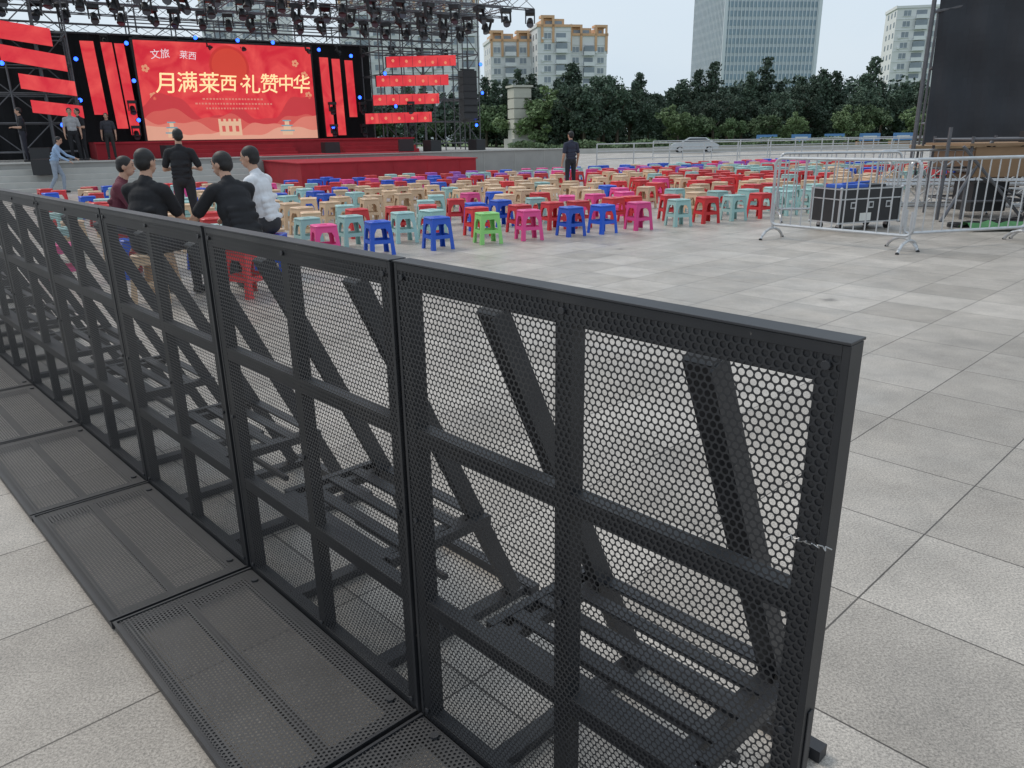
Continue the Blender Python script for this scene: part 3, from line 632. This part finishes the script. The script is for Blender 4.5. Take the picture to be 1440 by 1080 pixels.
# ------------------------------------------------------------ people
SK=(.50,.29,.20)
skinM=mat('skin',SK,.55,0,.08,20);hairM=mat('black_hair',(.012,.010,.010),.55,0,.3,60);shoeM=mat('dark_shoes',(.02,.02,.022),.5)
dark=mat('eye_dark',(.02,.015,.012),.3);lipM=mat('lips',(.35,.13,.11),.5)
_cloth={}
def cloth(col):
    if col not in _cloth: _cloth[col]=mat('cloth',col,.85,0,.25,11,bump=.9)
    return _cloth[col]
def remesh(mb,vox,smooth=5):
    me=mb.mesh('t',[]);o=bpy.data.objects.new('t',me);COL.objects.link(o)
    r_=o.modifiers.new('r','REMESH');r_.mode='VOXEL';r_.voxel_size=vox
    s_=o.modifiers.new('s','SMOOTH');s_.factor=.5;s_.iterations=smooth
    dg=bpy.context.evaluated_depsgraph_get();m2=bpy.data.meshes.new_from_object(o.evaluated_get(dg));bpy.data.objects.remove(o);return m2
def person(M4,shirt,pants,seat=False,lean=0,side=0,hyaw=0,hpitch=0,arms=None,legs=None,longs=False,name='standing_man',scale=.94,fat=1.0,hair_long=False):
    prims=[]
    def cap(a,b2,ra,rb,l): prims.append(('c',Vector(a),Vector(b2),ra,rb,l))
    def ell(cn,ax,rot,l): prims.append(('e',Vector(cn),ax,rot,l))
    hz=.53 if seat else .90
    pel=Vector((0,0,hz+.04));sd=Matrix.Rotation(R(-lean),3,'X')@Matrix.Rotation(R(side),3,'Y')
    SP=lambda x,y_,z:pel+sd@Vector((x,y_,z))
    ell(SP(0,0,.0),(.165*fat,.125*fat,.13),sd,'pants');ell(SP(0,0,.12),(.155*fat,.12*fat,.14),sd,'shirt')
    ell(SP(0,.0,.25),(.165*fat,.118*fat,.17),sd,'shirt');ell(SP(0,.0,.37),(.18,.115,.14),sd,'shirt')
    cap(SP(-.155,-.01,.455),SP(.155,-.01,.455),.062,.062,'shirt');cap(SP(-.07,-.01,.48),SP(.07,-.01,.48),.06,.06,'shirt')
    # cloth folds round the waist
    for k in range(4): cap(SP(-.12,-.085*fat,.05+.06*k),SP(.12,-.085*fat,.07+.055*k+(.03 if k%2 else -.02)),.036,.034,'shirt')
    cap(SP(0,-.005,.46),SP(0,.015,.60),.060,.053,'skin')
    cap(SP(0,-.008,.50),SP(0,-.002,.525),.071,.066,'shirt')
    hr=Matrix.Rotation(R(hyaw),3,'Z')@Matrix.Rotation(R(-lean*.3-hpitch),3,'X');hc=SP(0,.02,.70)
    HP=lambda x,y_,z:hc+hr@Vector((x,y_,z))
    ell(HP(0,0,.02),(.076,.095,.092),hr,'skin');ell(HP(0,.025,-.045),(.058,.066,.068),hr,'skin')
    cap(HP(0,.088,.0),HP(0,.106,-.025),.008,.013,'skin')
    for q in(-1,1): ell(HP(q*.078,-.005,-.012),(.010,.02,.032),hr,'skin')
    ell(HP(0,-.014,.036),(.083,.095,.088),hr,'hair');ell(HP(0,-.045,-.005),(.076,.062,.075),hr,'hair')
    if hair_long: ell(HP(0,-.06,-.06),(.08,.05,.12),hr,'hair')
    hands=[]
    for q in(-1,1):
        sh=SP(q*.185,-.005,.445)
        if arms: el,wr=arms[0 if q<0 else 1];el=sh+Vector(el);wr=sh+Vector(wr)
        else: el=sh+Vector((q*.06,-.02,-.29));wr=sh+Vector((q*.07,.06,-.53))
        cap(sh,el,.050,.040,'shirt' if longs else 'skin')
        if longs: cap(el,wr,.043,.034,'shirt')
        else: cap(sh,sh.lerp(el,.72),.062,.060,'shirt');cap(el,wr,.040,.027,'skin')
        hands.append((q,el,wr))
        hp=pel+Vector((q*.09,0,-.03))
        if seat: kn=Vector((q*.15,.42,.50));an=Vector((q*.16,.40,.09))
        else: kn=Vector((q*.11,.01,.49));an=Vector((q*.12,-.02,.09))
        if legs: kn,an=[Vector(v) for v in legs[0 if q<0 else 1]]
        cap(hp,kn,.088*fat,.062,'pants');cap(kn,an+Vector((0,0,.0)),.062,.045,'pants')
        cap(an+Vector((0,-.03,-.05)),an+Vector((q*.02,.13,-.055)),.038,.034,'shoe');cap(an,an+Vector((0,-.01,-.04)),.04,.04,'shoe')
    mb=MB()
    for P in prims:
        if P[0]=='c':
            _,a,b2,ra,rb,l=P;mb.tube(a,b2,ra,0,14,rb);mb.sphere(a,ra*.995,0,14);mb.sphere(b2,rb*.995,0,14)
        else:
            _,cn,ax,rot,l=P;i0=len(mb.v);mb.sphere((0,0,0),1,0,18,ax)
            for k in range(i0,len(mb.v)): mb.v[k]=tuple(cn+rot@Vector(mb.v[k]))
    me=remesh(mb,.0085,4)
    n=len(me.polygons);cen=np.empty(n*3);me.polygons.foreach_get('center',cen);cen=cen.reshape(-1,3)
    labs=['shirt','pants','skin','hair','shoe'];best=np.full(n,9.);idx=np.zeros(n,int)
    for P in prims:
        if P[0]=='c':
            a=np.array(P[1]);b2=np.array(P[2]);d=b2-a;t=np.clip(((cen-a)@d)/max(d@d,1e-9),0,1);ds=np.linalg.norm(cen-(a+t[:,None]*d),axis=1)-(P[3]+(P[4]-P[3])*t)
            if P[5]=='shirt' : ds-=.002
        else:
            q=(cen-np.array(P[1]))@np.array(P[3]);k=np.linalg.norm(q/np.array(P[2]),axis=1);ds=(k-1)*min(P[2])
            if P[4]=='hair': ds-=.002
        mk=ds<best;best[mk]=ds[mk];idx[mk]=labs.index(P[-1])
    me.materials.clear()
    for m_ in(cloth(shirt),cloth(pants),skinM,hairM,shoeM,dark,lipM): me.materials.append(m_)
    me.polygons.foreach_set('material_index',idx.astype(np.int32));me.shade_smooth()
    e=empty(name,M4@Matrix.Scale(scale,4));add('body',me,Matrix.Identity(4),e)
    fc=MB()
    for q in(-1,1):
        p_=HP(q*.03,.083,.012);fc.sphere(p_,.010,5,8,(1.2,.6,.6));b0=HP(q*.018,.091,.033);b1=HP(q*.048,.080,.034);fc.tube(b0,b1,.004,3,5)
    fc.tube(HP(-.022,.088,-.058),HP(.022,.088,-.058),.006,6,6)
    fc.obj('face_features',[cloth(shirt),cloth(pants),skinM,hairM,shoeM,dark,lipM],Matrix.Identity(4),e)
    for q,el,wr in hands:
        d=(wr-el).normalized();sdv=d.cross(Vector((0,0,1)));
        if sdv.length<.3: sdv=d.cross(Vector((0,1,0)))
        sdv.normalize()
        if abs(d.z)>.6: sdv=Vector((0,1,0))-d*d.y;sdv.normalize()
        nrm=d.cross(sdv).normalized()
        if nrm.x*q>0 and abs(d.z)>.6: nrm=-nrm
        if abs(d.z)<=.6 and nrm.z>0: nrm=-nrm
        hb=MB()
        for k in range(4):
            o_=sdv*(-.030+.020*k);hb.tube(wr+d*.01+o_*.6,wr+d*.085+o_,.014,0,8,.012);hb.sphere(wr+d*.085+o_,.012,0,8)
            ln=[.062,.074,.07,.055][k];a=wr+d*.085+o_;b2=a+d*ln*.5+nrm*ln*.12;c2=b2+d*ln*.32+nrm*ln*.38
            hb.tube(a,b2,.0095,0,8,.0085);hb.sphere(b2,.0087,0,8);hb.tube(b2,c2,.0085,0,8,.0072);hb.sphere(c2,.0073,0,8)
        ts=sdv if d.z<-.6 else sdv*(-1 if q<0 else 1)
        a=wr+d*.03+ts*.025;b2=a+ts*.03+d*.035+nrm*.01;c2=b2+d*.028+nrm*.008+ts*.004
        hb.tube(a,b2,.013,0,8,.010);hb.sphere(b2,.0102,0,8);hb.tube(b2,c2,.010,0,8,.008);hb.sphere(c2,.008,0,8);hb.tube(wr-d*.02,wr+d*.03,.024,0,10,.022)
        hm=remesh(hb,.004,2);hm.materials.clear();hm.materials.append(skinM);hm.shade_smooth();add('hand',hm,Matrix.Identity(4),e)
    return e
BK=(.014,.014,.017)
def seated(x,y,yaw,stc='red',scale=1.03,**k):
    person(TR(x,y,0,R(yaw)),seat=True,name='seated_man',scale=scale,**k)
    add('plastic_stool',SMesh[stc],TR(x,y,0,R(yaw+10))@Matrix.Scale(1.06,4))
knee=[((-.02,.16,-.26),(.06,.36,-.36)),((.02,.16,-.26),(-.06,.36,-.36))]
seated(-3.44,7.35,-12,shirt=BK,pants=(.02,.02,.025),lean=8,hyaw=-8,arms=knee,fat=1.15,stc='beige')
seated(-2.60,7.55,48,shirt=BK,pants=(.018,.018,.02),lean=20,hyaw=25,arms=[((-.14,.16,-.26),(-.10,.36,-.44)),((.02,.2,-.24),(-.06,.38,-.36))],fat=1.15)
seated(-2.72,8.75,78,shirt=(.70,.71,.74),pants=(.03,.03,.035),lean=10,hyaw=5,arms=knee,stc='blue')
seated(-4.60,9.1,-75,shirt=(.13,.03,.045),pants=(.05,.05,.06),lean=14,hyaw=0,arms=knee,scale=.97)
fr=[((-.10,.05,-.27),(.04,.25,-.26)),((.10,.05,-.27),(-.04,.25,-.26))]
person(TR(-5.12,12.4,0,R(8)),BK,(.02,.02,.024),arms=fr,hyaw=25,fat=1.05)
person(TR(1.62,20.7,0,R(25)),(.03,.035,.06),(.02,.022,.03),hyaw=10,scale=.88)
person(TR(-13.5,23.6,0,R(-75)),(.30,.42,.60),(.28,.33,.40),lean=18,hyaw=-10,hpitch=10,longs=True,arms=[((-.03,.2,-.22),(.02,.42,-.3)),((.03,.12,-.26),(-.02,.32,-.38))],legs=[((-.11,.16,.50),(-.11,.12,.09)),((.10,-.02,.48),(.1,-.24,.12))])
def stp(s_,r_,z,yaw,**k):
    q=st(s_,r_,z);person(Matrix.Translation(q)@Matrix.Rotation(AE+R(yaw),4,'Z'),**k)
stp(-12.0,5.6,.86,180,shirt=(.35,.35,.36),pants=BK);stp(-11.75,5.9,.86,120,shirt=BK,pants=BK,arms=fr)
stp(-13.4,5.6,.86,90,shirt=BK,pants=(.02,.02,.03),arms=fr)
stp(-10.9,6.2,.86,170,shirt=(.04,.04,.05),pants=(.03,.03,.03),hair_long=True,name='standing_woman',scale=.86)
